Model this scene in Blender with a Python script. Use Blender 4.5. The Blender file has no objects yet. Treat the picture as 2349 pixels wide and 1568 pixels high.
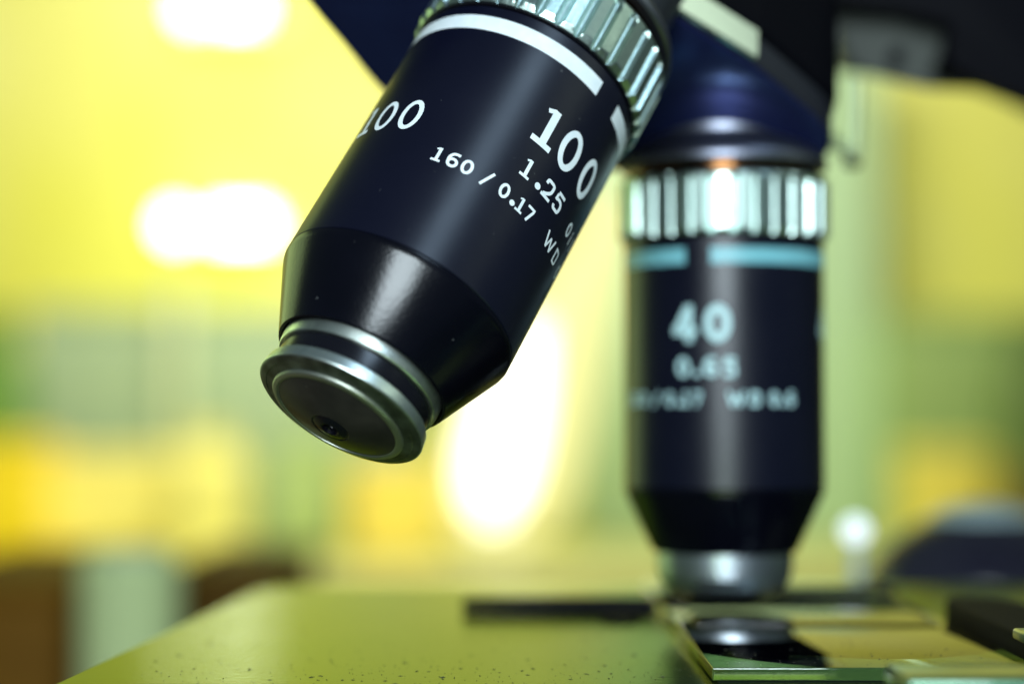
import bpy, bmesh, math, random
from mathutils import Vector, Matrix
random.seed(7)
C = bpy.context.scene.collection
S = 0.001                      # profiles below are in millimetres
PITCH = math.radians(2.19)
EYE = 0.0205                   # the lens is 20.5 mm above the stage top
# ---------------------------------------------------------------- camera
cam = bpy.data.cameras.new('camera'); cam.sensor_width = 36; cam.lens = 66.67
cam.clip_start = 0.005; cam.clip_end = 50
cam.dof.use_dof = True; cam.dof.focus_distance = 0.148; cam.dof.aperture_fstop = 11.2
co = bpy.data.objects.new('camera', cam); C.objects.link(co)
co.location = (0, 0, EYE); co.rotation_euler = (math.radians(90) + PITCH, 0, 0)
sc = bpy.context.scene; sc.camera = co
# ---------------------------------------------------------------- room light
w = bpy.data.worlds.new('World'); sc.world = w; w.use_nodes = True
bg = w.node_tree.nodes['Background']; bg.inputs[0].default_value = (0.55, 0.75, 0.8, 1); bg.inputs[1].default_value = 0.12
def area(name, loc, target, size, power, col, sy=None):
    l = bpy.data.lights.new(name, 'AREA'); l.energy = power; l.color = col; l.size = size
    if sy: l.shape = 'RECTANGLE'; l.size_y = sy
    o = bpy.data.objects.new(name, l); C.objects.link(o); o.location = loc
    o.rotation_euler = (Vector(target) - Vector(loc)).to_track_quat('-Z', 'Y').to_euler()
    return o
area('key_lamp', (-0.02, -0.22, 0.125), (0.005, 0.16, 0.02), 0.15, 1.95, (0.80, 0.94, 1.0))
area('ceiling_lamp', (0.46, -0.40, 0.82), (0.01, 0.16, 0.03), 0.30, 2.7, (0.56, 0.78, 1.0))
area('right_fill', (0.72, 0.12, 0.50), (0.02, 0.17, 0.04), 0.42, 0.62, (0.84, 1.0, 0.80))  # added unseen light: brightens the chrome strip and fills the right side
area('left_fill', (-1.0, 1.05, 0.30), (0.0, 0.16, 0.02), 0.8, 3.2, (0.72, 1.0, 0.38))  # added unseen light: puts a yellow-green glow on the left edges
area('wall_fill', (-0.12, 1.75, 0.95), (-0.08, 3.0, 0.12), 1.1, 26, (1.0, 0.97, 0.86), 0.35)  # added unseen light that brightens the yellow wall
sc.view_settings.view_transform = 'Standard'; sc.view_settings.look = 'None'
sc.view_settings.exposure = 0; sc.view_settings.gamma = 1
sc.cycles.use_denoising = True
sc.cycles.sample_clamp_indirect = 6
sc.cycles.max_bounces = 8

# ---------------------------------------------------------------- helpers
def lin(r, g, b):
    f = lambda c: (c / 255 / 12.92) if c / 255 <= .04045 else ((c / 255 + .055) / 1.055) ** 2.4
    return (f(r), f(g), f(b), 1)
def at(x, y, D):
    """a direction in the photograph (2349 px wide) at depth D metres -> a place in the room"""
    X = (x - 1174.5) / 4350 * D; Z = -(y - 784) / 4350 * D
    c, s = math.cos(PITCH), math.sin(PITCH)
    return Vector((X, c * D - s * Z, s * D + c * Z + EYE))
def mat(name, col, rough=.5, metal=0, spec=.5, bump=None, vary=None, emit=None, coat=0, specks=None, rings=None, aniso=0):
    m = bpy.data.materials.new(name); m.use_nodes = True; nt = m.node_tree; p = nt.nodes['Principled BSDF']
    col = tuple(col[:3]) + (1,)
    p.inputs['Base Color'].default_value = col; p.inputs['Roughness'].default_value = rough
    p.inputs['Metallic'].default_value = metal; p.inputs['Specular IOR Level'].default_value = spec
    p.inputs['Coat Weight'].default_value = coat
    if emit: p.inputs['Emission Color'].default_value = tuple(emit[0][:3]) + (1,); p.inputs['Emission Strength'].default_value = emit[1]
    tc = nt.nodes.new('ShaderNodeTexCoord')
    def noise(scale, detail=3):
        n = nt.nodes.new('ShaderNodeTexNoise'); n.inputs['Scale'].default_value = scale; n.inputs['Detail'].default_value = detail
        nt.links.new(tc.outputs['Object'], n.inputs['Vector']); return n
    hsrc = None
    if bump:                                    # (scale, strength, distance)
        n = noise(bump[0]); b = nt.nodes.new('ShaderNodeBump'); b.inputs['Strength'].default_value = bump[1]; b.inputs['Distance'].default_value = bump[2]
        nt.links.new(n.outputs['Fac'], b.inputs['Height']); nt.links.new(b.outputs['Normal'], p.inputs['Normal']); hsrc = b
    if rings:                                   # fine turning marks round the axis
        wv = nt.nodes.new('ShaderNodeTexWave'); wv.wave_type = 'BANDS'; wv.bands_direction = 'Z'
        wv.inputs['Scale'].default_value = rings[0]; wv.inputs['Distortion'].default_value = 1.5; wv.inputs['Detail'].default_value = 2
        wv.inputs['Detail Scale'].default_value = 3
        nt.links.new(tc.outputs['Object'], wv.inputs['Vector'])
        b2 = nt.nodes.new('ShaderNodeBump'); b2.inputs['Strength'].default_value = rings[1]; b2.inputs['Distance'].default_value = rings[2]
        nt.links.new(wv.outputs['Fac'], b2.inputs['Height'])
        if hsrc: nt.links.new(hsrc.outputs['Normal'], b2.inputs['Normal'])
        nt.links.new(b2.outputs['Normal'], p.inputs['Normal'])
    if vary:                                    # (scale, second colour, rough spread)
        n = noise(vary[0], 5); r = nt.nodes.new('ShaderNodeValToRGB')
        r.color_ramp.elements[0].position = .35; r.color_ramp.elements[1].position = .7
        r.color_ramp.elements[0].color = col; r.color_ramp.elements[1].color = tuple(vary[1][:3]) + (1,)
        nt.links.new(n.outputs['Fac'], r.inputs['Fac']); nt.links.new(r.outputs['Color'], p.inputs['Base Color'])
        if vary[2]:
            mr = nt.nodes.new('ShaderNodeMapRange'); mr.inputs['To Min'].default_value = rough - vary[2]; mr.inputs['To Max'].default_value = rough + vary[2]
            nt.links.new(n.outputs['Fac'], mr.inputs['Value']); nt.links.new(mr.outputs['Result'], p.inputs['Roughness'])
        base = r.outputs['Color']
    else: base = None
    if specks:                                  # (scale, threshold, colour): grains of dust and lint
        n = noise(specks[0], 4); n.inputs['Roughness'].default_value = .7
        r = nt.nodes.new('ShaderNodeValToRGB'); r.color_ramp.elements[0].position = specks[1]; r.color_ramp.elements[1].position = specks[1] + .02
        nt.links.new(n.outputs['Fac'], r.inputs['Fac'])
        mx = nt.nodes.new('ShaderNodeMix'); mx.data_type = 'RGBA'
        nt.links.new(r.outputs['Color'], mx.inputs['Factor'])
        if base: nt.links.new(base, mx.inputs[6])
        else: mx.inputs[6].default_value = col
        mx.inputs[7].default_value = tuple(specks[2][:3]) + (1,)
        nt.links.new(mx.outputs[2], p.inputs['Base Color'])
    return m
M = {}
M['satin'] = mat('satin_black_anodised', (.0012, .0018, .0095), .33, 0, .45, bump=(9000, .10, .00001), rings=(2600, .2, .00001), vary=(140, (.0016, .0022, .0105), .045), specks=(1500, .715, (.12, .13, .13)))
M['matte'] = mat('bead_blasted_black', (.0012, .0014, .004), .21, 0, .32, bump=(3800, .6, .000022), vary=(200, (.0016, .0018, .005), .04), specks=(1100, .715, (.16, .17, .17)))
M['deep'] = mat('deep_black_anodised', (.003, .003, .006), .25, 0, .5, bump=(5000, .2, .00001))
M['paint'] = mat('white_print_ink', (.80, .86, .88), .45, 0, .4, vary=(900, (.70, .79, .82), 0), specks=(2600, .70, (.18, .2, .24)))
M['cyan'] = mat('cyan_print_ink', (.20, .50, .56), .4, 0, .5, vary=(900, (.16, .44, .50), 0))
M['alu'] = mat('satin_aluminium', (.82, .92, .88), .34, 1, bump=(6000, .35, .00002), vary=(1200, (.60, .70, .68), .06))
M['turned'] = mat('turned_aluminium', (.80, .88, .82), .34, 1, rings=(5000, .35, .00001), bump=(2500, .2, .00002), vary=(700, (.45, .5, .46), .08))
M['steel'] = mat('grey_turned_steel', (.13, .14, .14), .40, 1, bump=(4000, .3, .00002), vary=(600, (.32, .36, .33), .1))
M['knurl'] = mat('knurled_satin_nickel', (.50, .63, .58), .32, 1, bump=(3500, .5, .00003), vary=(1300, (.42, .54, .50), .06))
M['cap'] = mat('dark_front_cap', (.022, .020, .018), .33, .3, .5, bump=(2500, .25, .00002), vary=(350, (.045, .04, .034), .08), specks=(900, .715, (.25, .26, .2)))
M['lens'] = mat('front_lens_glass', (.005, .005, .006), .03, 0, .9, coat=1)
M['brass'] = mat('dark_brass_ring', (.08, .036, .014), .18, 1)
M['collar'] = mat('black_chrome_collar', (.19, .20, .25), .40, 1, bump=(3000, .2, .00001))
M['mirror'] = mat('polished_black_chrome', (.035, .05, .19), .14, .6, .5, vary=(250, (.03, .04, .16), .03))
M['chrome'] = mat('bright_chrome_rim', (.75, .83, .74), .14, 1, bump=(900, .1, .00002))
M['housing'] = mat('black_enamel', (.002, .002, .004), .5, 0, .05, bump=(900, .2, .00003))
M['arm'] = mat('grey_black_enamel', (.06, .068, .058), .5, 0, .3, bump=(700, .2, .00005))
M['stage'] = mat('olive_coated_stage', (.17, .23, .07), .15, .9, .5, bump=(1300, .6, .000025), vary=(70, (.27, .33, .12), .05), specks=(900, .72, (.015, .02, .008)))
M['stage'].node_tree.nodes['Principled BSDF'].inputs['Specular Tint'].default_value = (.34, .42, .19, 1)
M['clip'] = mat('dark_steel_clip', (.006, .006, .009), .75, 0, .08, bump=(1500, .2, .00002))
M['green'] = mat('green_tinted_bar', (.05, .13, .07), .28, .5, .5, bump=(1200, .2, .00003), coat=.4)

def link(name, me, m, parent=None):
    o = bpy.data.objects.new(name, me); C.objects.link(o)
    if m is not None: me.materials.append(m)
    if parent is not None: o.parent = parent
    return o
def tag(o, label=None, cat=None, group=None, kind=None):
    for k, v in (('label', label), ('category', cat), ('group', group), ('kind', kind)):
        if v: o[k] = v
    return o
def thing(name, label, cat, loc=(0, 0, 0), group=None):
    o = bpy.data.objects.new(name, None); C.objects.link(o); o.location = loc; o.empty_display_size = .01
    return tag(o, label, cat, group)
def fin(bm, name, m, parent=None, smooth=True, ang=18):
    bmesh.ops.recalc_face_normals(bm, faces=bm.faces)
    for f in bm.faces: f.smooth = smooth
    if smooth:
        for e in bm.edges:
            if len(e.link_faces) == 2 and e.calc_face_angle(0) > math.radians(ang): e.smooth = False
    me = bpy.data.meshes.new(name); bm.to_mesh(me); bm.free()
    return link(name, me, m, parent)
def lathe(bm, prof, n=160, sc_=S, rot=None, off=(0, 0, 0), closed=False):
    rows = []
    for r, z in prof:
        if r <= 1e-6: rows.append([bm.verts.new((off[0], off[1], off[2] + z * sc_))])
        else: rows.append([bm.verts.new((off[0] + r * sc_ * math.cos(2 * math.pi * k / n), off[1] + r * sc_ * math.sin(2 * math.pi * k / n), off[2] + z * sc_)) for k in range(n)])
    pairs = list(zip(rows, rows[1:])) + ([(rows[-1], rows[0])] if closed else [])
    for a, b in pairs:
        for k in range(n):
            j = (k + 1) % n
            if len(a) == 1 and len(b) == 1: continue
            if len(a) == 1: bm.faces.new((a[0], b[k], b[j]))
            elif len(b) == 1: bm.faces.new((a[k], a[j], b[0]))
            else: bm.faces.new((a[k], a[j], b[j], b[k]))
def turned(name, prof, m, parent=None, n=160, closed=True):
    bm = bmesh.new(); lathe(bm, prof, n, closed=closed); return fin(bm, name, m, parent)
def box(bm, x0, x1, y0, y1, z0, z1, bev=0, seg=2):
    g = bmesh.ops.create_cube(bm, size=1)
    for v in g['verts']:
        v.co = Vector((x0 if v.co.x < 0 else x1, y0 if v.co.y < 0 else y1, z0 if v.co.z < 0 else z1))
    if bev: bmesh.ops.bevel(bm, geom=list({e for v in g['verts'] for e in v.link_edges}), offset=bev, segments=seg, affect='EDGES', profile=.5)
def prism(bm, pts, vec, bev=0):
    """outline of points extruded along vec"""
    a = [bm.verts.new(p) for p in pts]; b = [bm.verts.new(Vector(p) + Vector(vec)) for p in pts]
    fs = [bm.faces.new(a), bm.faces.new(b[::-1])]; n = len(a)
    for k in range(n): fs.append(bm.faces.new((a[k], b[k], b[(k + 1) % n], a[(k + 1) % n])))
    if bev:
        es = set(fs[0].edges) | set(fs[1].edges)
        bmesh.ops.bevel(bm, geom=list(es), offset=bev, segments=3, affect='EDGES', profile=.5)

# ---------------------------------------------------------------- the setting
bm = bmesh.new(); box(bm, -3.5, 3.5, 3.0, 3.1, -1.0, 2.6)
tag(fin(bm, 'wall', mat('yellow_wall_paint', (.82, .80, .10), .8, bump=(40, .2, .002), vary=(1.6, (.88, .86, .30), 0)), smooth=False), kind='structure')
bm = bmesh.new(); box(bm, -3.5, 3.5, -2, 3.1, -1.1, -1.004)
tag(fin(bm, 'floor', mat('grey_floor', (.25, .26, .2), .5, vary=(3, (.3, .3, .22), .05)), smooth=False), kind='structure')

# ---------------------------------------------------------------- printed characters
def smoothline(pts, n=6, closed=False):
    out = []; N = len(pts)
    rng = range(N) if closed else range(N - 1)
    for i in rng:
        g = lambda k: Vector(pts[k % N]) if closed else Vector(pts[min(max(k, 0), N - 1)])
        p0, p1, p2, p3 = g(i - 1), g(i), g(i + 1), g(i + 2)
        for q in range(n):
            t = q / n
            out.append(.5 * ((2 * p1) + (p2 - p0) * t + (2 * p0 - 5 * p1 + 4 * p2 - p3) * t * t + (3 * p1 - p0 - 3 * p2 + p3) * t ** 3))
    if not closed: out.append(Vector(pts[-1]))
    return out
def straight(pts, n=8, closed=False):
    out = []; P = [Vector(p) for p in pts] + ([Vector(pts[0])] if closed else [])
    for a, b in zip(P, P[1:]):
        for q in range(n): out.append(a.lerp(b, q / n))
    if not closed: out.append(P[-1])
    return out
def ell(cx, cy, rx, ry, a0=0, a1=360, n=36):
    return [Vector((cx + rx * math.cos(math.radians(a0 + (a1 - a0) * k / n)), cy + ry * math.sin(math.radians(a0 + (a1 - a0) * k / n)))) for k in range(n + (0 if abs(a1 - a0) == 360 else 1))]
def glyph(ch, w, t):
    """strokes [(points, closed, thickness)] in units of the letter height; w = half width"""
    i = t / 2; L = straight
    if ch in '0O': return [(ell(0, .5, w - i, .5 - i, n=44), True, t)]
    if ch == '1': return [(L([(.02, 1.0), (.02, t * .8)]), False, t * 1.1), (L([(-w * .72, .87), (.0, .965)]), False, t * .62), (L([(-w, i * .85), (w, i * .85)]), False, t * .85)]
    if ch == '2': return [(smoothline([(-w + i, .70), (-w * .6, .90), (0, 1 - i), (w * .65, .88), (w - i, .70), (w * .62, .47), (0, .27), (-w + t * .7, t * .95)]), False, t), (L([(-w, i), (w, i)]), False, t)]
    if ch == '5': return [(L([(w * .9, 1 - i), (-w * .75, 1 - i)]), False, t), (L([(-w * .70, 1 - t), (-w * .82, .50)]), False, t * .9), (smoothline([(-w * .8, .56), (-w * .2, .63), (w * .5, .57), (w - i, .34), (w * .55, .11), (0, i), (-w * .6, .10), (-w + i, .25)]), False, t)]
    if ch == '6': return [(ell(0, .32, w - i, .32 - i), True, t), (smoothline([(-w + i, .33), (-w * .82, .62), (-w * .35, .86), (w * .25, 1 - i), (w * .8, .90)]), False, t)]
    if ch == '7': return [(L([(-w, 1 - i), (w, 1 - i)]), False, t), (L([(w - i * .9, 1 - t), (-w * .25, 0)]), False, t)]
    if ch == '3': return [(smoothline([(-w + i, .80), (-w * .3, 1 - i), (w * .6, .9), (w * .75, .72), (w * .3, .54), (-w * .2, .52)]), False, t), (smoothline([(-w * .1, .52), (w * .6, .47), (w - i, .27), (w * .4, i + .02), (-w * .4, i), (-w + i, .2)]), False, t)]
    if ch == '4': return [(L([(w * .35, 0), (w * .35, 1)]), False, t), (L([(w * .3, .94), (-w + i, .34)]), False, t * .9), (L([(-w, .30), (w, .30)]), False, t)]
    if ch == '/': return [(L([(-w, -.06), (w, 1.06)]), False, t)]
    if ch == 'W': return [(L([(-w, 1), (-w * .5, .03)]), False, t), (L([(-w * .5, 0), (0, .80)]), False, t * .9), (L([(0, .80), (w * .5, 0)]), False, t * .9), (L([(w * .5, .03), (w, 1)]), False, t)]
    if ch == 'D': return [(L([(-w + i, 0), (-w + i, 1)]), False, t), (smoothline([(-w + i, 1 - i), (0, 1 - i), (w * .7, .84), (w - i, .5), (w * .7, .16), (0, i), (-w + i, i)]), False, t)]
    if ch == 'i': return [(L([(0, 0), (0, .68)]), False, t), ([Vector((-i, .87)), Vector((i, .87))], False, t)]
    if ch == 'l': return [(L([(0, 0), (0, 1)]), False, t)]
    if ch == '.': return [(ell(0, t * .75, t * .38, t * .38, n=16), True, t * .75)]
    return []
def write(name, parent, R, chars, m, label=None):
    """chars: (character, angle of its centre, base z, height, half width mm, stroke mm); printed round the barrel"""
    bm = bmesh.new(); layer = 0
    for ch, ang, z0, h, w, t in chars:
        t *= 1.1
        for pts, closed, th in glyph(ch, w / h, t / h):
            rr = R + .018 + .006 * (layer % 4); layer += 1
            n = len(pts); rows = []
            for k in range(n):
                a = pts[k - 1] if (k > 0 or closed) else pts[k]; b = pts[(k + 1) % n] if (k < n - 1 or closed) else pts[k]
                d = (b - a); d = d.normalized() if d.length > 1e-9 else Vector((1, 0)); nn = Vector((-d.y, d.x)) * th / 2
                row = []
                for q in (-1, 0, 1):
                    p = (pts[k] + nn * q) * h
                    f = math.radians(ang) + p.x / R
                    row.append(bm.verts.new((rr * S * math.cos(f), rr * S * math.sin(f), (z0 + p.y) * S)))
                rows.append(row)
            for k in range(n if closed else n - 1):
                a, b = rows[k], rows[(k + 1) % n]
                for q in (0, 1):
                    try: bm.faces.new((a[q], b[q], b[q + 1], a[q + 1]))
                    except ValueError: pass
    for f in bm.faces: f.smooth = True
    me = bpy.data.meshes.new(name); bm.to_mesh(me); bm.free()
    o = link(name, me, m, parent)
    if label: o['label'] = label
    return o
def stripe(parent, R, a0, a1, z0, z1, m):
    bm = bmesh.new(); n = int(abs(a1 - a0) / 1.5) + 2; rr = R + .02
    chip = random.Random(3)
    lo = [bm.verts.new((rr * S * math.cos(math.radians(a0 + (a1 - a0) * k / n)), rr * S * math.sin(math.radians(a0 + (a1 - a0) * k / n)), (z0 + (.10 if chip.random() < .03 else 0)) * S)) for k in range(n + 1)]
    hi = [bm.verts.new((v.co.x, v.co.y, z1 * S)) for v in lo]
    for k in range(n): bm.faces.new((lo[k], lo[k + 1], hi[k + 1], hi[k])).smooth = True
    me = bpy.data.meshes.new('colour_stripe'); bm.to_mesh(me); bm.free()
    return link('colour_stripe', me, m, parent)

def knurled(parent, R=10.54, z0=24.4, z1=30.4, n=36, phase=0):
    """a grip ring: broad flat lands parted by round-bottomed flutes with rounded ends"""
    bm = bmesh.new(); per = 16; N = n * per; wob = random.Random(4)
    zs = [z0, z0 + .12, z0 + .25, z0 + .38, z0 + .5, z0 + .62, z0 + .9] + [z0 + 1.2 + (z1 - z0 - 2.4) * k / 3 for k in range(4)] + [z1 - .9, z1 - .75, z1 - .62, z1 - .5, z1 - .38, z1 - .25, z1 - .12, z1]
    nick = [[wob.uniform(-.03, .03) for _ in range(2)] for _ in range(n)]
    rows = []
    for z in zs:
        row = []
        for k in range(N):
            u = (k % per) / per; g = (k // per) % n
            bev = .5 + nick[g][0]
            land = R - .34 * max(0, 1 - (z - z0) / bev) - .30 * max(0, 1 - (z1 - z) / .4)
            endt = min(1, max(0, (z1 - z - .35) / .55)); half = .21 * math.sqrt(max(0, 1 - (1 - endt) ** 2))
            endb = min(1, max(0, (z - z0 - .02) / .4)); half = min(half, .21 * (.55 + .45 * endb))
            d = abs(u - .5)
            fl = R - .50 * math.sqrt(max(0, 1 - (d / half) ** 2)) if half > 1e-3 and d < half else R + 1
            rr_ = min(land, fl)
            if .27 < d: rr_ -= .035 * (d - .27)            # lands are very slightly crowned
            a = 2 * math.pi * k / N + phase
            row.append(bm.verts.new((rr_ * S * math.cos(a), rr_ * S * math.sin(a), z * S)))
        rows.append(row)
    rows += [[bm.verts.new((9.3 * S * math.cos(2 * math.pi * k / N + phase), 9.3 * S * math.sin(2 * math.pi * k / N + phase), z * S)) for k in range(N)] for z in (z1, z0)]
    for a, b in zip(rows, rows[1:] + rows[:1]):
        for k in range(N):
            j = (k + 1) % N; bm.faces.new((a[k], a[j], b[j], b[k]))
    return fin(bm, 'knurled_ring', M['knurl'], parent, ang=32)

def objective(label, nose, phase, stem, ribs):
    t = thing('microscope_objective', label, 'microscope objective')
    R = 9.96
    turned('barrel', [(9.4, 0.0), (9.90, 0.0), (R, .06), (R, 24.0), (9.88, 24.12), (9.4, 24.25)], M['satin'], t)
    turned('nose_cone', [(6.85, -4.8), (9.90, -.04), (R, -.10), (R, -.35), (9.86, -.70), (7.34, -6.15), (7.22, -6.38), (7.05, -6.45), (6.95, -6.35), (6.85, -5.2)], M['matte'], t)
    knurled(t, phase=phase, n=ribs)
    turned('grip_edge', [(9.3, 24.22), (9.93, 24.22), (10.05, 24.3), (10.05, 24.42), (9.3, 24.42)], M['deep'], t)
    turned('brass_ring', [(8.8, 30.45), (9.55, 30.45), (9.60, 30.55), (9.60, 31.35), (9.5, 31.44), (8.8, 31.44)], M['brass'], t)
    c = turned('collar', [(7.5, 31.45), (10.3, 31.45), (10.46, 31.7), (10.42, 32.2), (10.2, 32.7), (9.8, 33.2), (9.3, 33.7), (8.7, 34.2), (8.5, 34.6), (8.5, stem), (7.5, stem)], M['collar'], t)
    nose(t)
    return t
def nose100(t):
    turned('retaining_ring', [(6.1, -4.9), (6.80, -4.9), (6.80, -6.6), (6.74, -7.22), (6.66, -7.32), (6.1, -7.32)], M['turned'], t)
    turned('neck', [(5.5, -7.2), (6.40, -7.36), (6.42, -7.6), (6.40, -8.86), (5.5, -8.95)], M['deep'], t)
    turned('front_ring', [(5.0, -8.90), (6.72, -8.90), (6.80, -8.93), (6.86, -9.02), (6.98, -9.84), (6.96, -9.92), (6.90, -9.96), (5.0, -9.96)], M['alu'], t)
    turned('front_rim', [(5.0, -9.97), (6.88, -9.97), (6.80, -10.04), (6.30, -10.22), (6.22, -10.20), (5.62, -10.36), (5.0, -10.36)], M['steel'], t)
    turned('inner_ring', [(4.7, -10.365), (5.60, -10.37), (5.58, -10.50), (5.48, -10.60), (5.22, -10.68), (5.08, -10.66), (5.05, -10.58), (4.7, -10.55)], mat('dull_ring_metal', (.55, .58, .50), .40, 1, bump=(2500, .5, .00003)), t)
    turned('front_cap', [(5.04, -10.56), (4.6, -10.75), (3.4, -11.15), (2.2, -11.50), (1.62, -11.64)], M['cap'], t, closed=False)
    turned('lens_boss', [(1.62, -11.64), (1.50, -11.60), (1.30, -11.70), (.75, -11.80), (.64, -11.76), (.60, -11.3), (.60, -10.6)], M['deep'], t, closed=False)
    bm = bmesh.new(); lathe(bm, [(.60, -11.30), (.5, -11.38), (.3, -11.45), (0, -11.48)], 40); fin(bm, 'front_lens', M['lens'], t)
def nose40(t):
    turned('front_sleeve', [(4.0, -5.0), (6.8, -5.0), (6.8, -7.4), (6.65, -8.8), (6.1, -9.9), (5.2, -10.5), (4.4, -10.8), (4.0, -10.7)], mat('dull_tip_metal', (.62, .68, .76), .34, 1, bump=(4000, .3, .00002)), t)
    turned('front_cap', [(4.0, -10.0), (4.38, -10.75), (4.0, -11.1), (2.0, -11.3), (1.2, -11.32), (1.2, -10.0)], M['deep'], t)
    bm = bmesh.new(); lathe(bm, [(1.2, -11.1), (.8, -11.2), (0, -11.24)], 32); fin(bm, 'front_lens', M['lens'], t)
R = 9.96
o100 = objective('tilted black microscope objective in sharp focus, marked 100 in white with a white stripe', nose100, math.radians(-87.7 - 5), 41.5, 36)
Pm = Vector((-9.066, 150.07, 8.247 + 20.5)) * S
X = Vector((.88376658, .01788112, -.46758625)); Y = Vector((-.22010221, .89770686, -.38167711)); Z = Vector((.41293057, .44023024, .79729899))
Rm = Matrix(((X.x, Y.x, Z.x, Pm.x), (X.y, Y.y, Z.y, Pm.y), (X.z, Y.z, Z.z, Pm.z), (0, 0, 0, 1)))
o100.matrix_world = Rm
stripe(o100, R, -205, -54, 21.5, 23.0, M['paint']); stripe(o100, R, -38.6, 110, 21.5, 23.0, M['paint'])
bw, sw = .46, .25
write('number_marking', o100, R, [('1', -67.1, 13.95, 3.68, 1.0, .56), ('0', -51.6, 13.85, 3.85, 1.16, .50), ('0', -32.6, 13.85, 3.85, 1.10, .50)], M['paint'], 'large white number 100')
write('side_number_marking', o100, R, [('1', -157.5, 10.35, 3.0, .84, .40), ('0', -143.3, 10.22, 3.12, .98, .38), ('0', -128.2, 10.22, 3.12, .98, .38)], M['paint'], 'white number 100 wrapping round the far side')
write('aperture_marking', o100, R, [('1', -66.6, 10.7, 1.72, .48, .26), ('.', -58.2, 10.7, 1.72, .3, .36), ('2', -52.0, 10.7, 1.72, .58, .26), ('5', -43.0, 10.7, 1.75, .58, .26)], M['paint'], 'white figure 1.25')
write('tube_length_marking', o100, R, [('1', -105.0, 7.92, 1.32, .38, .21), ('6', -97.6, 7.9, 1.42, .47, .22), ('0', -90.7, 7.9, 1.36, .49, .23), ('/', -80.5, 7.92, 1.3, .36, .21), ('0', -71.1, 7.93, 1.35, .46, .22), ('.', -65.3, 7.95, 1.3, .2, .30), ('1', -61.0, 7.92, 1.32, .37, .21), ('7', -54.9, 7.9, 1.34, .42, .21)], M['paint'], 'white figures 160/0.17')
write('oil_marking', o100, R, [('O', -25.2, 10.75, 1.35, .42, .2), ('i', -18.8, 10.75, 1.35, .1, .2), ('l', -13.2, 10.75, 1.35, .1, .2)], M['paint'], 'white word Oil')
write('distance_marking', o100, R, [('W', -35.2, 7.95, 1.36, .74, .2), ('D', -24.6, 7.95, 1.36, .44, .2), ('0', -12.8, 7.95, 1.36, .42, .2)], M['paint'], 'white letters WD and a nought')

o40 = objective('upright black microscope objective behind the tilted one, marked 40 with a cyan stripe', nose40, math.radians(-96.5), 37.0, 32)
o40.location = Vector((21.2, 190, 20.5 - 7.1)) * S
stripe(o40, R, -255, -117.6, 21.5, 23.05, M['cyan']); stripe(o40, R, -103.3, 75, 21.5, 23.05, M['cyan'])
M['pale'] = mat('pale_cyan_ink', (.50, .74, .76), .45, 0, .4)
write('number_marking', o40, R, [('4', -118.0, 14.0, 3.55, 1.2, .66), ('0', -99.5, 14.0, 3.6, 1.28, .70)], M['pale'], 'pale number 40')
write('side_number_marking', o40, R, [('4', -21.0, 14.1, 3.4, 1.05, .5), ('0', -2.0, 14.1, 3.4, 1.08, .5)], M['pale'], 'pale number 40 at the right edge')
write('aperture_marking', o40, R, [('0', -119.0, 10.7, 1.85, .66, .36), ('.', -111.0, 10.7, 1.8, .3, .36), ('6', -103.2, 10.7, 1.85, .62, .36), ('5', -93.0, 10.7, 1.85, .62, .36)], M['pale'], 'pale figure 0.65')
write('tube_length_marking', o40, R, [('1', -162, 7.9, 1.4, .4, .24), ('6', -154.5, 7.9, 1.4, .45, .24), ('0', -147, 7.9, 1.4, .45, .24), ('/', -137, 7.9, 1.3, .36, .24), ('0', -127.5, 7.9, 1.4, .45, .24), ('.', -121.8, 7.9, 1.3, .2, .3), ('1', -117.5, 7.9, 1.4, .4, .24), ('7', -111, 7.9, 1.4, .45, .24)], M['pale'], 'pale figures 160/0.17')
write('distance_marking', o40, R, [('W', -89.5, 7.9, 1.4, .74, .27), ('D', -79, 7.9, 1.4, .46, .27), ('0', -67.7, 7.9, 1.4, .46, .27), ('.', -62.2, 7.9, 1.3, .2, .3), ('6', -56.4, 7.9, 1.4, .46, .27)], M['pale'], 'pale letters WD 0.6')

# ---------------------------------------------------------------- nosepiece turret
def ray_plane(x, y, p0, n):
    o = Vector((0, 0, EYE)); d = at(x, y, 1) - o
    return o + d * ((p0 - o).dot(n) / d.dot(n))
n_face = Vector((-.08, -.43, -.90)).normalized()
m40 = Vector((21.2, 183, 20.5 + 27.4)) * S
tur = thing('revolving_nosepiece', 'dark polished revolving nosepiece with a bright chrome rim holding both objectives', 'nosepiece', m40)
def basis(n):
    a = Vector((1, 0, 0)) if abs(n.x) < .9 else Vector((0, 0, 1)); a = (a - n * a.dot(n)).normalized(); return a, n.cross(a)
def disc(name, c, n, prof, m, parent, seg=160):
    """prof = (radius, offset along n) in metres"""
    a, b = basis(n); bm = bmesh.new(); rows = []
    inv = parent.location
    for r, z in prof:
        rows.append([bm.verts.new(c + n * z + (a * math.cos(2 * math.pi * k / seg) + b * math.sin(2 * math.pi * k / seg)) * r - inv) for k in range(seg)] if r > 0 else [bm.verts.new(c + n * z - inv)])
    for p, q in zip(rows, rows[1:]):
        for k in range(seg):
            j = (k + 1) % seg
            if len(p) == 1: bm.faces.new((p[0], q[k], q[j]))
            elif len(q) == 1: bm.faces.new((p[k], p[j], q[0]))
            else: bm.faces.new((p[k], p[j], q[j], q[k]))
    return fin(bm, name, m, parent)
px_out = [(1380, -70), (1484, 0), (1600, 72), (1728, 147), (1799, 206), (1888, 286), (1908, 330), (1880, 380), (1800, 410), (1600, 420), (1450, 400), (1200, 380), (1000, 330), (870, 210), (785, 105), (700, 0), (620, -120), (700, -250), (1000, -300), (1250, -180)]
O3 = [ray_plane(x, y, m40, n_face) - m40 for x, y in px_out]
fa, fb = basis(n_face)
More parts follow.
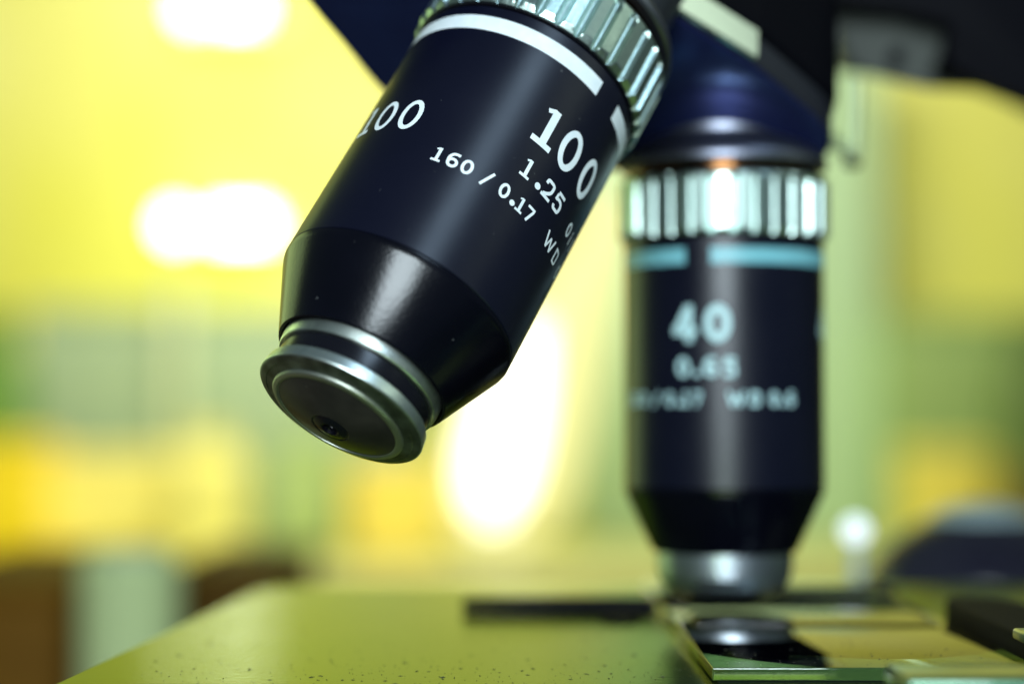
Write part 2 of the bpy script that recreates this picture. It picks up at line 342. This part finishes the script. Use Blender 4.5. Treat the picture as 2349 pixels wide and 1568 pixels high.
fl = [Vector((p.dot(fa), p.dot(fb))) for p in O3]
sm = smoothline([(p.x, p.y) for p in fl[3:]] + [(fl[0].x, fl[0].y)], 6)      # near edge is a flat facet, the rest is round
loop = [fa * p.x + fb * p.y for p in sm]
cenl = sum(loop, Vector()) / len(loop)
def ring_prism(name, offs, m):
    # offs: (inset towards the centre, height along -n_face)
    bm = bmesh.new(); rows = []
    for ins, h in offs:
        rows.append([bm.verts.new(p + (cenl - p).normalized() * ins - n_face * h) for p in loop])
    for a, b in zip(rows, rows[1:]):
        for k in range(len(loop)):
            j = (k + 1) % len(loop); bm.faces.new((a[k], a[j], b[j], b[k]))
    bm.faces.new(rows[0]); bm.faces.new(rows[-1][::-1])
    return fin(bm, name, m, tur)
ring_prism('turret_face', [(.0006, 0), (.0003, .0001), (.0003, .0034)], M['mirror'])
ring_prism('turret_rim', [(.0002, .0003), (0, .0005), (0, .0034), (.0002, .0036)], mat('black_rim_enamel', (.012, .013, .020), .35, 0, .5, bump=(900, .2, .00003)))
p0, p1 = loop[-1], loop[0]; ed = (p1 - p0); out_ = ed.cross(n_face).normalized()
if out_.dot(p0 - cenl) < 0: out_ = -out_
bm = bmesh.new(); q0 = p0 + ed * .02; q1 = p1 - ed * .002
prism(bm, [q0 + out_ * .0001 - n_face * .0003, q1 + out_ * .0001 - n_face * .0003, q1 + out_ * .0001 - n_face * .0035, q0 + out_ * .0001 - n_face * .0035], out_ * .0005, .0001)
fin(bm, 'chrome_strip', M['chrome'], tur)
ring_prism('housing', [(.0004, .0037), (-.0003, .0042), (-.0006, .0055), (-.0006, .030)], M['housing'])

# chrome stop beside the upright objective
st = thing('spring_stop', 'small chrome stop with a dark screw to the right of the upright objective collar', 'stop', at(1958, 300, .205))
def local_tube(name, p0, p1, r, m, parent, n=24, r2=None):
    a, b = Vector(p0), Vector(p1); d = (b - a).normalized(); u, v = basis(d); bm = bmesh.new(); inv = parent.location
    rows = []
    for p, rr in ((a, 0), (a, r * .85), (a + d * r * .3, r), (b - d * r * .3, r2 or r), (b, (r2 or r) * .85), (b, 0)):
        rows.append([bm.verts.new(p + (u * math.cos(2 * math.pi * k / n) + v * math.sin(2 * math.pi * k / n)) * rr - inv) for k in range(n)] if rr else [bm.verts.new(p - inv)])
    for p, q in zip(rows, rows[1:]):
        for k in range(n):
            j = (k + 1) % n
            if len(p) == 1: bm.faces.new((p[0], q[k], q[j]))
            elif len(q) == 1: bm.faces.new((p[k], p[j], q[0]))
            else: bm.faces.new((p[k], p[j], q[j], q[k]))
    return fin(bm, name, m, parent)
M['dull'] = mat('dull_pale_metal', (.6, .7, .38), .5, .3, .4)
local_tube('post', at(1957, 372, .205), at(1963, 182, .205), .0009, M['dull'], st)
local_tube('screw', at(1948, 372, .203), at(1960, 372, .209), .0007, M['clip'], st)
local_tube('bracket', at(1900, 322, .203), at(1958, 352, .205), .0008, M['dull'], st)
local_tube('bracket_foot', at(1880, 262, .200), at(1905, 326, .203), .0008, M['dull'], st)

# ---------------------------------------------------------------- stand: base, pillar and arm
stand = thing('microscope_stand', 'dark grey microscope stand whose arm reaches in at the top right', 'microscope stand', (.10, .23, -.15))
def pbox(name, parent, x0, x1, y0, y1, z0, z1, bev, m):
    bm = bmesh.new(); l = parent.location; box(bm, x0 - l.x, x1 - l.x, y0 - l.y, y1 - l.y, z0 - l.z, z1 - l.z, bev, 3); return fin(bm, name, m, parent)
pbox('base', stand, -.05, .14, .10, .30, -.15, -.12, .008, M['arm'])
pbox('pillar', stand, .078, .125, .19, .27, -.119, .080, .006, M['arm'])
D = .235
bm = bmesh.new()
out = [at(1905, 20, D), at(1930, 168, D), at(2010, 176, D), at(2130, 176, D), at(2240, 208, D), at(2420, 275, D), at(2700, 420, D), at(2700, -300, D), at(1900, -300, D)]
prism(bm, [p - stand.location for p in out], (.003, .040, .0095), .0015)
fin(bm, 'arm', M['arm'], stand)
bm = bmesh.new()
out = [at(1880, -300, D - .003), at(1895, 26, D - .003), at(2050, 38, D - .003), at(2205, 48, D - .003), at(2128, 168, D - .003), at(2240, 202, D - .003), at(2420, 268, D - .003), at(2700, 410, D - .003), at(2700, -300, D - .003)]
prism(bm, [p - stand.location for p in out], (0, -.003, 0), .0012)
fin(bm, 'arm_cover', M['housing'], stand)
local_tube('screw_head', at(2056, 128, .222), at(2056, 128, .228), .0010, M['clip'], stand)

# ---------------------------------------------------------------- stage
stage = thing('microscope_stage', 'flat olive metal microscope stage under the objectives, with a small black screw', 'microscope stage', (.02, .17, -.006))
bm = bmesh.new(); l = stage.location
def inst(p): return Vector((p[0], p[1], p[2])) - l
corner = []
outl = [(-.0375, .10), (-.0300, .2225), (-.0285, .2268), (-.0245, .2285), (.15, .2300), (.15, .10)]
hole_c = Vector((.0108, .190)); hr = .0021
# top sheet made of strips round a small square that carries the hole
sq = .004; y0, y1 = hole_c.y - sq, hole_c.y + sq; x0, x1 = hole_c.x - sq, hole_c.x + sq
edge_x = lambda y: outl[0][0] + (outl[1][0] - outl[0][0]) * (y - outl[0][1]) / (outl[1][1] - outl[0][1])
P_ = lambda x, y, z=0: bm.verts.new(inst((x, y, z)))
def sheet(pts): bm.faces.new([P_(*p) for p in pts])
sheet([(edge_x(.10), .10), (.15, .10), (.15, y0), (edge_x(y0), y0)])
sheet([(edge_x(y1), y1), (.15, y1), (.15, .23), (-.0245, .2285), (-.0285, .2268), (-.0300, .2225)])
sheet([(edge_x(y0), y0), (x0, y0), (x0, y1), (edge_x(y1), y1)]); sheet([(x1, y0), (.15, y0), (.15, y1), (x1, y1)])
sqv, hl, hb = [], [], []
for k in range(32):
    a = 2 * math.pi * (k + .5) / 32; ca, sa = math.cos(a), math.sin(a); q = sq / max(abs(ca), abs(sa))
    if k % 8 in (3, 4): q = sq * math.sqrt(2); 
    ca2, sa2 = ca * q, sa * q
    ca2, sa2 = max(-sq, min(sq, ca2)), max(-sq, min(sq, sa2))
    if k % 8 == 3 or k % 8 == 4: ca2, sa2 = math.copysign(sq, ca), math.copysign(sq, sa)
    sqv.append(P_(hole_c.x + ca2, hole_c.y + sa2)); hl.append(P_(hole_c.x + hr * ca, hole_c.y + hr * sa)); hb.append(P_(hole_c.x + hr * ca, hole_c.y + hr * sa, -.0045))
for k in range(32):
    j = (k + 1) % 32
    if (sqv[k].co - sqv[j].co).length > 1e-6: bm.faces.new((sqv[k], sqv[j], hl[j], hl[k]))
    else: bm.faces.new((sqv[k], hl[j], hl[k]))
ct = [P_(x, y) for x, y in outl]; lowr = [bm.verts.new(v.co + Vector((-.0004, 0, -.0004))) for v in ct]; low = [bm.verts.new(v.co + Vector((0, 0, -.005))) for v in lowr]
for k in range(6):
    j = (k + 1) % 6; bm.faces.new((ct[k], ct[j], lowr[j], lowr[k])); bm.faces.new((lowr[k], lowr[j], low[j], low[k]))
bm.faces.new(low)
bmesh.ops.remove_doubles(bm, verts=bm.verts, dist=1e-7)
fin(bm, 'stage_plate', M['stage'], stage, smooth=False)
turned_ = bmesh.new(); lathe(turned_, [(0, .50), (.9, .50), (1.0, .30), (1.2, .30), (1.3, .52), (1.8, .50), (2.0, .35), (2.0, -3.0), (0, -3.0)], 40, off=(hole_c.x - l.x, hole_c.y - l.y, -l.z)); fin(turned_, 'black_screw', mat('dark_screw', (.004, .004, .004), .7, 0, .1), stage)
pbox('stage_bracket', stage, .03, .078, .17, .21, -.030, -.0056, .002, M['arm'])

rr = random.Random(9); bm = bmesh.new()
for k in range(1100):                                    # lint and grit lying on the stage
    y = .128 + abs(rr.gauss(0, .022)); x = rr.uniform(-.030, .0148)
    if y > .22 or x < edge_x(y) + .001: continue
    q = rr.choice([.000015, .00002, .00003, .00003, .00004]); a = rr.uniform(0, 3.14)
    c0 = Vector((x, y, .00001)) - l; d1 = Vector((math.cos(a), math.sin(a), 0)) * q * rr.choice([1, 1.5, 2, 4, 8]); d2 = Vector((-math.sin(a), math.cos(a), 0)) * q
    v = [bm.verts.new(c0 + d1), bm.verts.new(c0 + d2), bm.verts.new(c0 - d1), bm.verts.new(c0 - d2), bm.verts.new(c0 + Vector((0, 0, q * 1.4)))]
    for m_ in range(4): bm.faces.new((v[m_], v[(m_ + 1) % 4], v[4]))
tag(fin(bm, 'grit', mat('grit', (.05, .06, .02), .7), stage, smooth=False), kind='stuff')

pbox('aperture_dark', stage, .0158, .0404, .1462, .2220, .00001, .00005, 0, mat('matte_aperture_dark', (.010, .014, .011), .8, 0, .1))  # black sheet standing in for the dark stage opening under the slide
# glass slide
slide = thing('specimen_slide', 'clear glass specimen slide lying under the upright objective', 'glass slide', (.028, .184, .0002))
gl = mat('slide_glass', (.10, .17, .13), .02, 0, .6, specks=None)
p = gl.node_tree.nodes['Principled BSDF']; p.inputs['Transmission Weight'].default_value = 1; p.inputs['IOR'].default_value = 1.52
pbox('glass_plate', slide, .0154, .0408, .1465, .2225, .0001, .0011, .00012, gl)
cg = mat('cover_glass', (.45, .6, .5), .02, 0, .6); p = cg.node_tree.nodes['Principled BSDF']; p.inputs['Transmission Weight'].default_value = 1; p.inputs['IOR'].default_value = 1.52
pbox('cover_glass', slide, .0172, .0392, .1750, .1970, .00114, .0013, .00003, cg)
rr = random.Random(5); bm = bmesh.new()
for k in range(150):                                    # grains of dust on the glass, nearest the front edge
    x, y = rr.uniform(.0165, .0400), .1475 + abs(rr.gauss(0, .008)); q = rr.choice([.00002, .00003, .00004, .00007]); a = rr.uniform(0, 3.14)
    c0 = Vector((x, y, .00112)) - slide.location; d1 = Vector((math.cos(a), math.sin(a), 0)) * q * rr.uniform(1, 2.2); d2 = Vector((-math.sin(a), math.cos(a), 0)) * q
    v = [bm.verts.new(c0 + d1), bm.verts.new(c0 + d2), bm.verts.new(c0 - d1), bm.verts.new(c0 - d2), bm.verts.new(c0 + Vector((0, 0, q)))]
    for m_ in range(4): bm.faces.new((v[m_], v[(m_ + 1) % 4], v[4]))
tag(fin(bm, 'dust', mat('dust', (.03, .03, .02), .8), slide, smooth=False), kind='stuff')

# slide holder: right bar, front block
hold = thing('slide_holder', 'dark metal slide holder bar with a green front block at the lower right corner', 'slide holder', (.045, .15, 0))
bm = bmesh.new(); hp = hold.location
prism(bm, [Vector((x, y, .0003)) - hp for x, y in ((.0412, .120), (.0412, .181), (.0420, .1842), (.0445, .1850), (.0470, .1830), (.0478, .178), (.0478, .120))], (0, 0, .0026), .0004)
fin(bm, 'side_bar', M['clip'], hold)
pbox('front_block', hold, .0262, .062, .1265, .1345, .0003, .0030, .0005, M['green'])
pbox('front_strip', hold, .0305, .0445, .1250, .1262, .0012, .0026, .0005, mat('teal_edge_strip', (.12, .30, .26), .22, .3, .6, coat=.6))
pbox('corner_tab', hold, .0388, .046, .1425, .1480, .0031, .0040, .0003, M['green'])
bm = bmesh.new()
# long finger lying across the back of the slide
fing = thing('stage_clip', 'thin dark metal clip pointing left under the tip of the upright objective', 'stage clip', (.010, .199, .0013))
fp = fing.location
prism(bm, [Vector((x, y, .0001)) - fp for x, y in ((-.0052, .1989), (-.0047, .1995), (.006, .2004), (.0150, .2010), (.0150, .1966), (.008, .1974), (-.0047, .1982))], (0, 0, .0013), .0003)
fin(bm, 'blade', M['clip'], fing)
bm = bmesh.new(); prism(bm, [Vector((x, y, .00116)) - fp for x, y in ((.01502, .2010), (.030, .2060), (.041, .2080), (.041, .2040), (.030, .2000), (.020, .1978), (.01502, .1974))], (0, 0, .0008), .0002)
fin(bm, 'curved_tip', M['clip'], fing)

# ---------------------------------------------------------------- dark knob, bright pin beyond the stage
kn = thing('black_knob', 'glossy black knob behind the slide holder at the right', 'knob', (.0680, .275, -.006))
turned('cap', [(0, 13.0), (6, 12.2), (10, 10.6), (13.5, 8.2), (16, 5.4), (17.2, 3.5), (17.4, 1.2), (16.8, 0.2), (0, 0)], mat('glossy_black_knob', (.02, .02, .035), .22, 0, .6), kn, 64, closed=False)
turned('painted_highlight', [(0, 14.0), (3, 13.8), (6, 12.9), (8, 11.7), (8, 10.4), (0, 10.4)], mat('pale_blue_highlight', (.42, .55, .58), .3), kn, 48, closed=False)  # pale dome: the highlight on the knob top, built in as colour
turned('skirt', [(0, -.1), (16.0, -.1), (16.0, -3.0), (0, -3.0)], M['clip'], kn, 64, closed=False)
turned('spindle', [(0, -3.1), (5.0, -3.1), (5.0, -140), (0, -140)], M['clip'], kn, 32, closed=False)
lamp = mat('glowing_white_ball', (.9, .95, 1), .4, emit=((.80, .95, 1.0), .95))
ind = thing('bright_spot', 'small glowing white ball on a pale stem right of the upright objective', 'lamp', at(1962, 1335, .25))  # glowing ball put in for a small bright highlight
il = ind.location
bm = bmesh.new(); bmesh.ops.create_uvsphere(bm, u_segments=24, v_segments=14, radius=.0019); 
for v in bm.verts: v.co += at(1962, 1216, .25) - il
fin(bm, 'bulb', lamp, ind)
local_tube('stem', at(1964, 1240, .25), Vector((at(1964, 1240, .25).x, at(1964, 1240, .25).y, -.148)), .0009, mat('pale_stem', (.6, .7, .6), .4), ind, r2=.0014)

# ---------------------------------------------------------------- desk and near-left things
desk = thing('desk', 'dark desk under the microscope', 'desk', (0, .5, -1.0))
wood = mat('dark_desk_wood', (.09, .05, .02), .5, vary=(8, (.12, .07, .03), .05))
pbox('desk_top', desk, -.8, .8, -.1, 1.0, -.18, -.151, .003, wood)
for sx in (-.76, .70):
    for sy in (-.06, .92): pbox('leg', desk, sx, sx + .06, sy, sy + .06, -1.0, -.1802, .003, wood)
def flat(col, rough=.6, k=1.0, **kw): 
    c = lin(*col); return mat('paint_%d_%d_%d' % col, (c[0] * k, c[1] * k, c[2] * k), rough, **kw)
D = .42
bx = thing('brown_box', 'brown wooden box standing left of the stage', 'box', (at(40, 1568, D).x, at(40, 1568, D).y, -.15))
xl, xr = at(-260, 0, D).x, at(158, 0, D).x
brown = mat('brown_box_wood', (.23, .105, .006), .6, 0, .1, vary=(30, (.16, .07, .005), .06))
ztop = at(0, 1330, D).z
pbox('box_body', bx, xl, xr, at(0, 0, D).y, at(0, 0, D).y + .12, -.15, ztop - .004, .001, brown)
pbox('lid', bx, xl - .001, xr + .001, at(0, 0, D).y - .001, at(0, 0, D).y + .121, ztop - .0039, ztop, .001, brown)
D = .50
b2 = thing('dark_brown_box', 'dark brown box showing between the pale canister and the stage edge', 'box', (at(500, 0, D).x, at(500, 0, D).y, -.15))
xl, xr = at(385, 0, D).x, at(640, 0, D).x; ztop = at(0, 1300, D).z
brown2 = mat('dark_brown_wood', (.12, .06, .008), .6, 0, .1, vary=(30, (.16, .08, .01), .06))
pbox('box_body', b2, xl, xr, at(0, 0, D).y, at(0, 0, D).y + .1, -.15, ztop - .004, .001, brown2)
pbox('lid', b2, xl - .001, xr + .001, at(0, 0, D).y - .001, at(0, 0, D).y + .101, ztop - .0039, ztop, .001, brown2)
D = .40
cn = thing('pale_canister', 'pale grey-green canister standing between the two brown boxes', 'canister', (at(283, 0, D).x, at(0, 0, D).y + .012, -.15))
hz = (at(0, 1262, D).z + .15) / S; rc = (at(400, 0, D).x - at(165, 0, D).x) / 2 / S
turned('canister_body', [(0, 0), (rc, 0), (rc, hz - 4), (rc - 1.5, hz - 1.5), (0, hz - 1.4)], mat('pale_canister_enamel', (.66, .78, .36), .5, 0, .2), cn, 64, closed=False)
turned('lid', [(0, hz - 1.3), (rc - 1.8, hz - 1.3), (rc - 2.2, hz + .3), (0, hz + .5)], mat('pale_lid', (.5, .58, .36), .4), cn, 64, closed=False)

# ---------------------------------------------------------------- far bench and the things on it
BZ = -.168
bench = thing('lab_bench', 'long olive-yellow laboratory bench along the yellow wall', 'bench', (0, 2.6, -1.0))
pbox('bench_top', bench, -2.2, 2.2, 2.2, 2.998, BZ - .03, BZ, .004, mat('bench_laminate', (.55, .55, .18), .5, vary=(5, (.5, .5, .16), .05)))
pbox('bench_front', bench, -2.15, 2.15, 2.25, 2.95, -1.0, BZ - .0302, .004, mat('bench_front_paint', (.42, .40, .14), .6))
def crate(name, label, cat, x0, x1, ytop, D, col, dep=.10, zb=None, lid=True, k=1.0):
    a, b = at(x0, ytop, D), at(x1, ytop, D)
    zb = BZ + .0005 if zb is None else zb
    t = thing(name, label, cat, ((a.x + b.x) / 2, a.y, zb))
    m = flat(col, .6, k, vary=None)
    zt = a.z; hl_ = min(.02, (zt - zb) * .2)
    pbox('box_body' if lid else 'panel', t, a.x, b.x, a.y, a.y + dep, zb, zt - (hl_ if lid else 0), .006, m)
    if lid: pbox('lid', t, a.x - .003, b.x + .003, a.y - .003, a.y + dep + .003, zt - hl_ + .0004, zt, .006, m)
    return t
crate('storage_cabinet', 'wide pale grey-green cabinet on the bench, left of the tilted objective', 'cabinet', 60, 960, 705, 2.72, (164, 186, 142), .25)
crate('storage_box', 'deep yellow box at the far left of the bench', 'box', -160, 85, 1010, 2.45, (252, 222, 20), .12)
crate('storage_box', 'pale yellow box between the deep yellow box and the round jar', 'box', 100, 400, 1040, 2.50, (248, 236, 120), .12)
crate('storage_box', 'small amber-yellow box below the tip of the tilted objective', 'box', 800, 1010, 1060, 2.50, (246, 222, 90), .12)
crate('storage_box', 'light olive box right of the round yellow jar', 'box', 620, 770, 1000, 2.55, (172, 196, 118), .12)
crate('storage_box', 'ochre-yellow box on the bench at the far right', 'box', 2095, 2280, 1030, 2.45, (228, 212, 84), .12)
crate('storage_box', 'dark olive box at the right edge of the bench', 'box', 2310, 2560, 1080, 2.45, (120, 112, 40), .12)
crate('storage_cabinet', 'green-grey cabinet on the bench at the right', 'cabinet', 2040, 2600, 720, 2.75, (142, 168, 92), .2)
crate('tall_panel', 'tall pale green panel behind the upright objective', 'panel', 1320, 2015, 120, 2.86, (180, 210, 160), .05, lid=False)
def jar(name, label, cat, x, ytop, rpx, D, col, neck=.6):
    a = at(x, ytop, D); r = rpx / 4350 * D / S; t = thing(name, label, cat, (a.x, a.y, BZ + .0005)); h = (a.z - BZ) / S
    turned('jar_body', [(0, 0), (r, 0), (r, h * .72), (r * .9, h * .80), (r * neck, h * .86), (r * neck, h * .9), (0, h * .9)], flat(col, .4), t, 40, closed=False)
    turned('lid', [(0, h * .901), (r * neck * 1.1, h * .901), (r * neck * 1.1, h), (0, h)], flat(col, .5, .9), t, 40, closed=False)
    return t
jar('round_jar', 'round pale yellow jar in front of the grey-green cabinet', 'jar', 475, 985, 92, 2.42, (255, 246, 130))
jar('green_bottle', 'dark green bottle at the left edge above the yellow box', 'bottle', -30, 720, 105, 2.60, (98, 138, 52))
jar('green_bottle', 'dark olive bottle at the right edge in front of the cabinet', 'bottle', 2385, 740, 100, 2.62, (84, 108, 42))
crate('wall_post', 'slim pale vertical post left of the tilted objective in front of the wall', 'post', 388, 424, 650, 2.66, (214, 226, 176), .03, lid=False)
hot = mat('glowing_white_glass', (.2, .2, .2), .5, emit=((1.0, .99, .93), 9))
soft = mat('glowing_cream_bulb', (.2, .2, .2), .5, emit=((1.0, .97, .74), 3.0))
warm = mat('glowing_cream_shade', (.12, .11, .05), .6, emit=((1.0, .94, .36), 1.05))
def wall_light(label, xb, xt0, xt1, y, rb):
    D = 2.9; b = at(xb, y, D); t = thing('wall_light', label, 'wall light', (b.x, 2.999, b.z))
    bm = bmesh.new(); bmesh.ops.create_uvsphere(bm, u_segments=24, v_segments=14, radius=rb / 4350 * D)
    for v in bm.verts: v.co += b - t.location
    fin(bm, 'round_bulb', hot, t)
    local_tube('tube_bulb', at(xt0, y, D), at(xt1, y, D), rb / 4350 * D, hot, t)
    pbox('back_plate', t, b.x - .03, at(xt1, y, D).x + .03, 2.965, 2.999, b.z - .012, b.z + .012, .003, flat((230, 225, 170)))
wall_light('pair of glowing white bulbs on the yellow wall left of the tilted objective', 403, 492, 615, 516, 29)
wall_light('pair of glowing white bulbs cut off by the top edge of the picture', 440, 500, 590, 20, 25)
# leaning luminous lamp between the objectives
D = 2.55
sl = thing('glowing_shade_lamp', 'bright cream lamp shade glowing between the two objectives', 'lamp', (at(1150, 0, D).x, at(1150, 0, D).y + .05, BZ + .0005))
def loft(name, rings, m, parent):
    bm = bmesh.new(); rows = []; n = 32
    for x, y, r in rings:
        c_ = at(x, y, D) - parent.location + Vector((0, .06, 0)); R_ = r / 4350 * D
        rows.append([bm.verts.new(c_ + Vector((math.cos(2 * math.pi * k / n) * R_, math.sin(2 * math.pi * k / n) * R_ * .5, 0))) for k in range(n)])
    for a, b in zip(rows, rows[1:]):
        for k in range(n): j = (k + 1) % n; bm.faces.new((a[k], a[j], b[j], b[k]))
    bm.faces.new(rows[0][::-1]); bm.faces.new(rows[-1]); return fin(bm, name, m, parent)
loft('shade', [(1400, 420, 30), (1330, 620, 75), (1250, 850, 120), (1190, 1040, 145), (1165, 1150, 135), (1150, 1230, 90)], warm, sl)
bulb_ = loft('bulb', [(1215, 740, 30), (1185, 850, 62), (1158, 960, 80), (1140, 1060, 80), (1132, 1140, 60), (1128, 1195, 25)], soft, sl)
bulb_.location = (0, -.075, 0)
turned('base', [(0, 0), (40, 0), (38, 6), (8, 12), (8, 20), (0, 20)], flat((200, 200, 150)), sl, 32, closed=False)

groups = {'storage_box': 'coloured storage boxes on the far bench', 'storage_cabinet': 'low cabinets on the far bench', 'green_bottle': 'green bottles on the far bench',
          'wall_light': 'paired lights on the yellow wall', 'microscope_objective': 'objectives screwed into the nosepiece'}
for o in bpy.data.objects:
    if o.parent is None and o.name.split('.')[0] in groups: o['group'] = groups[o.name.split('.')[0]]
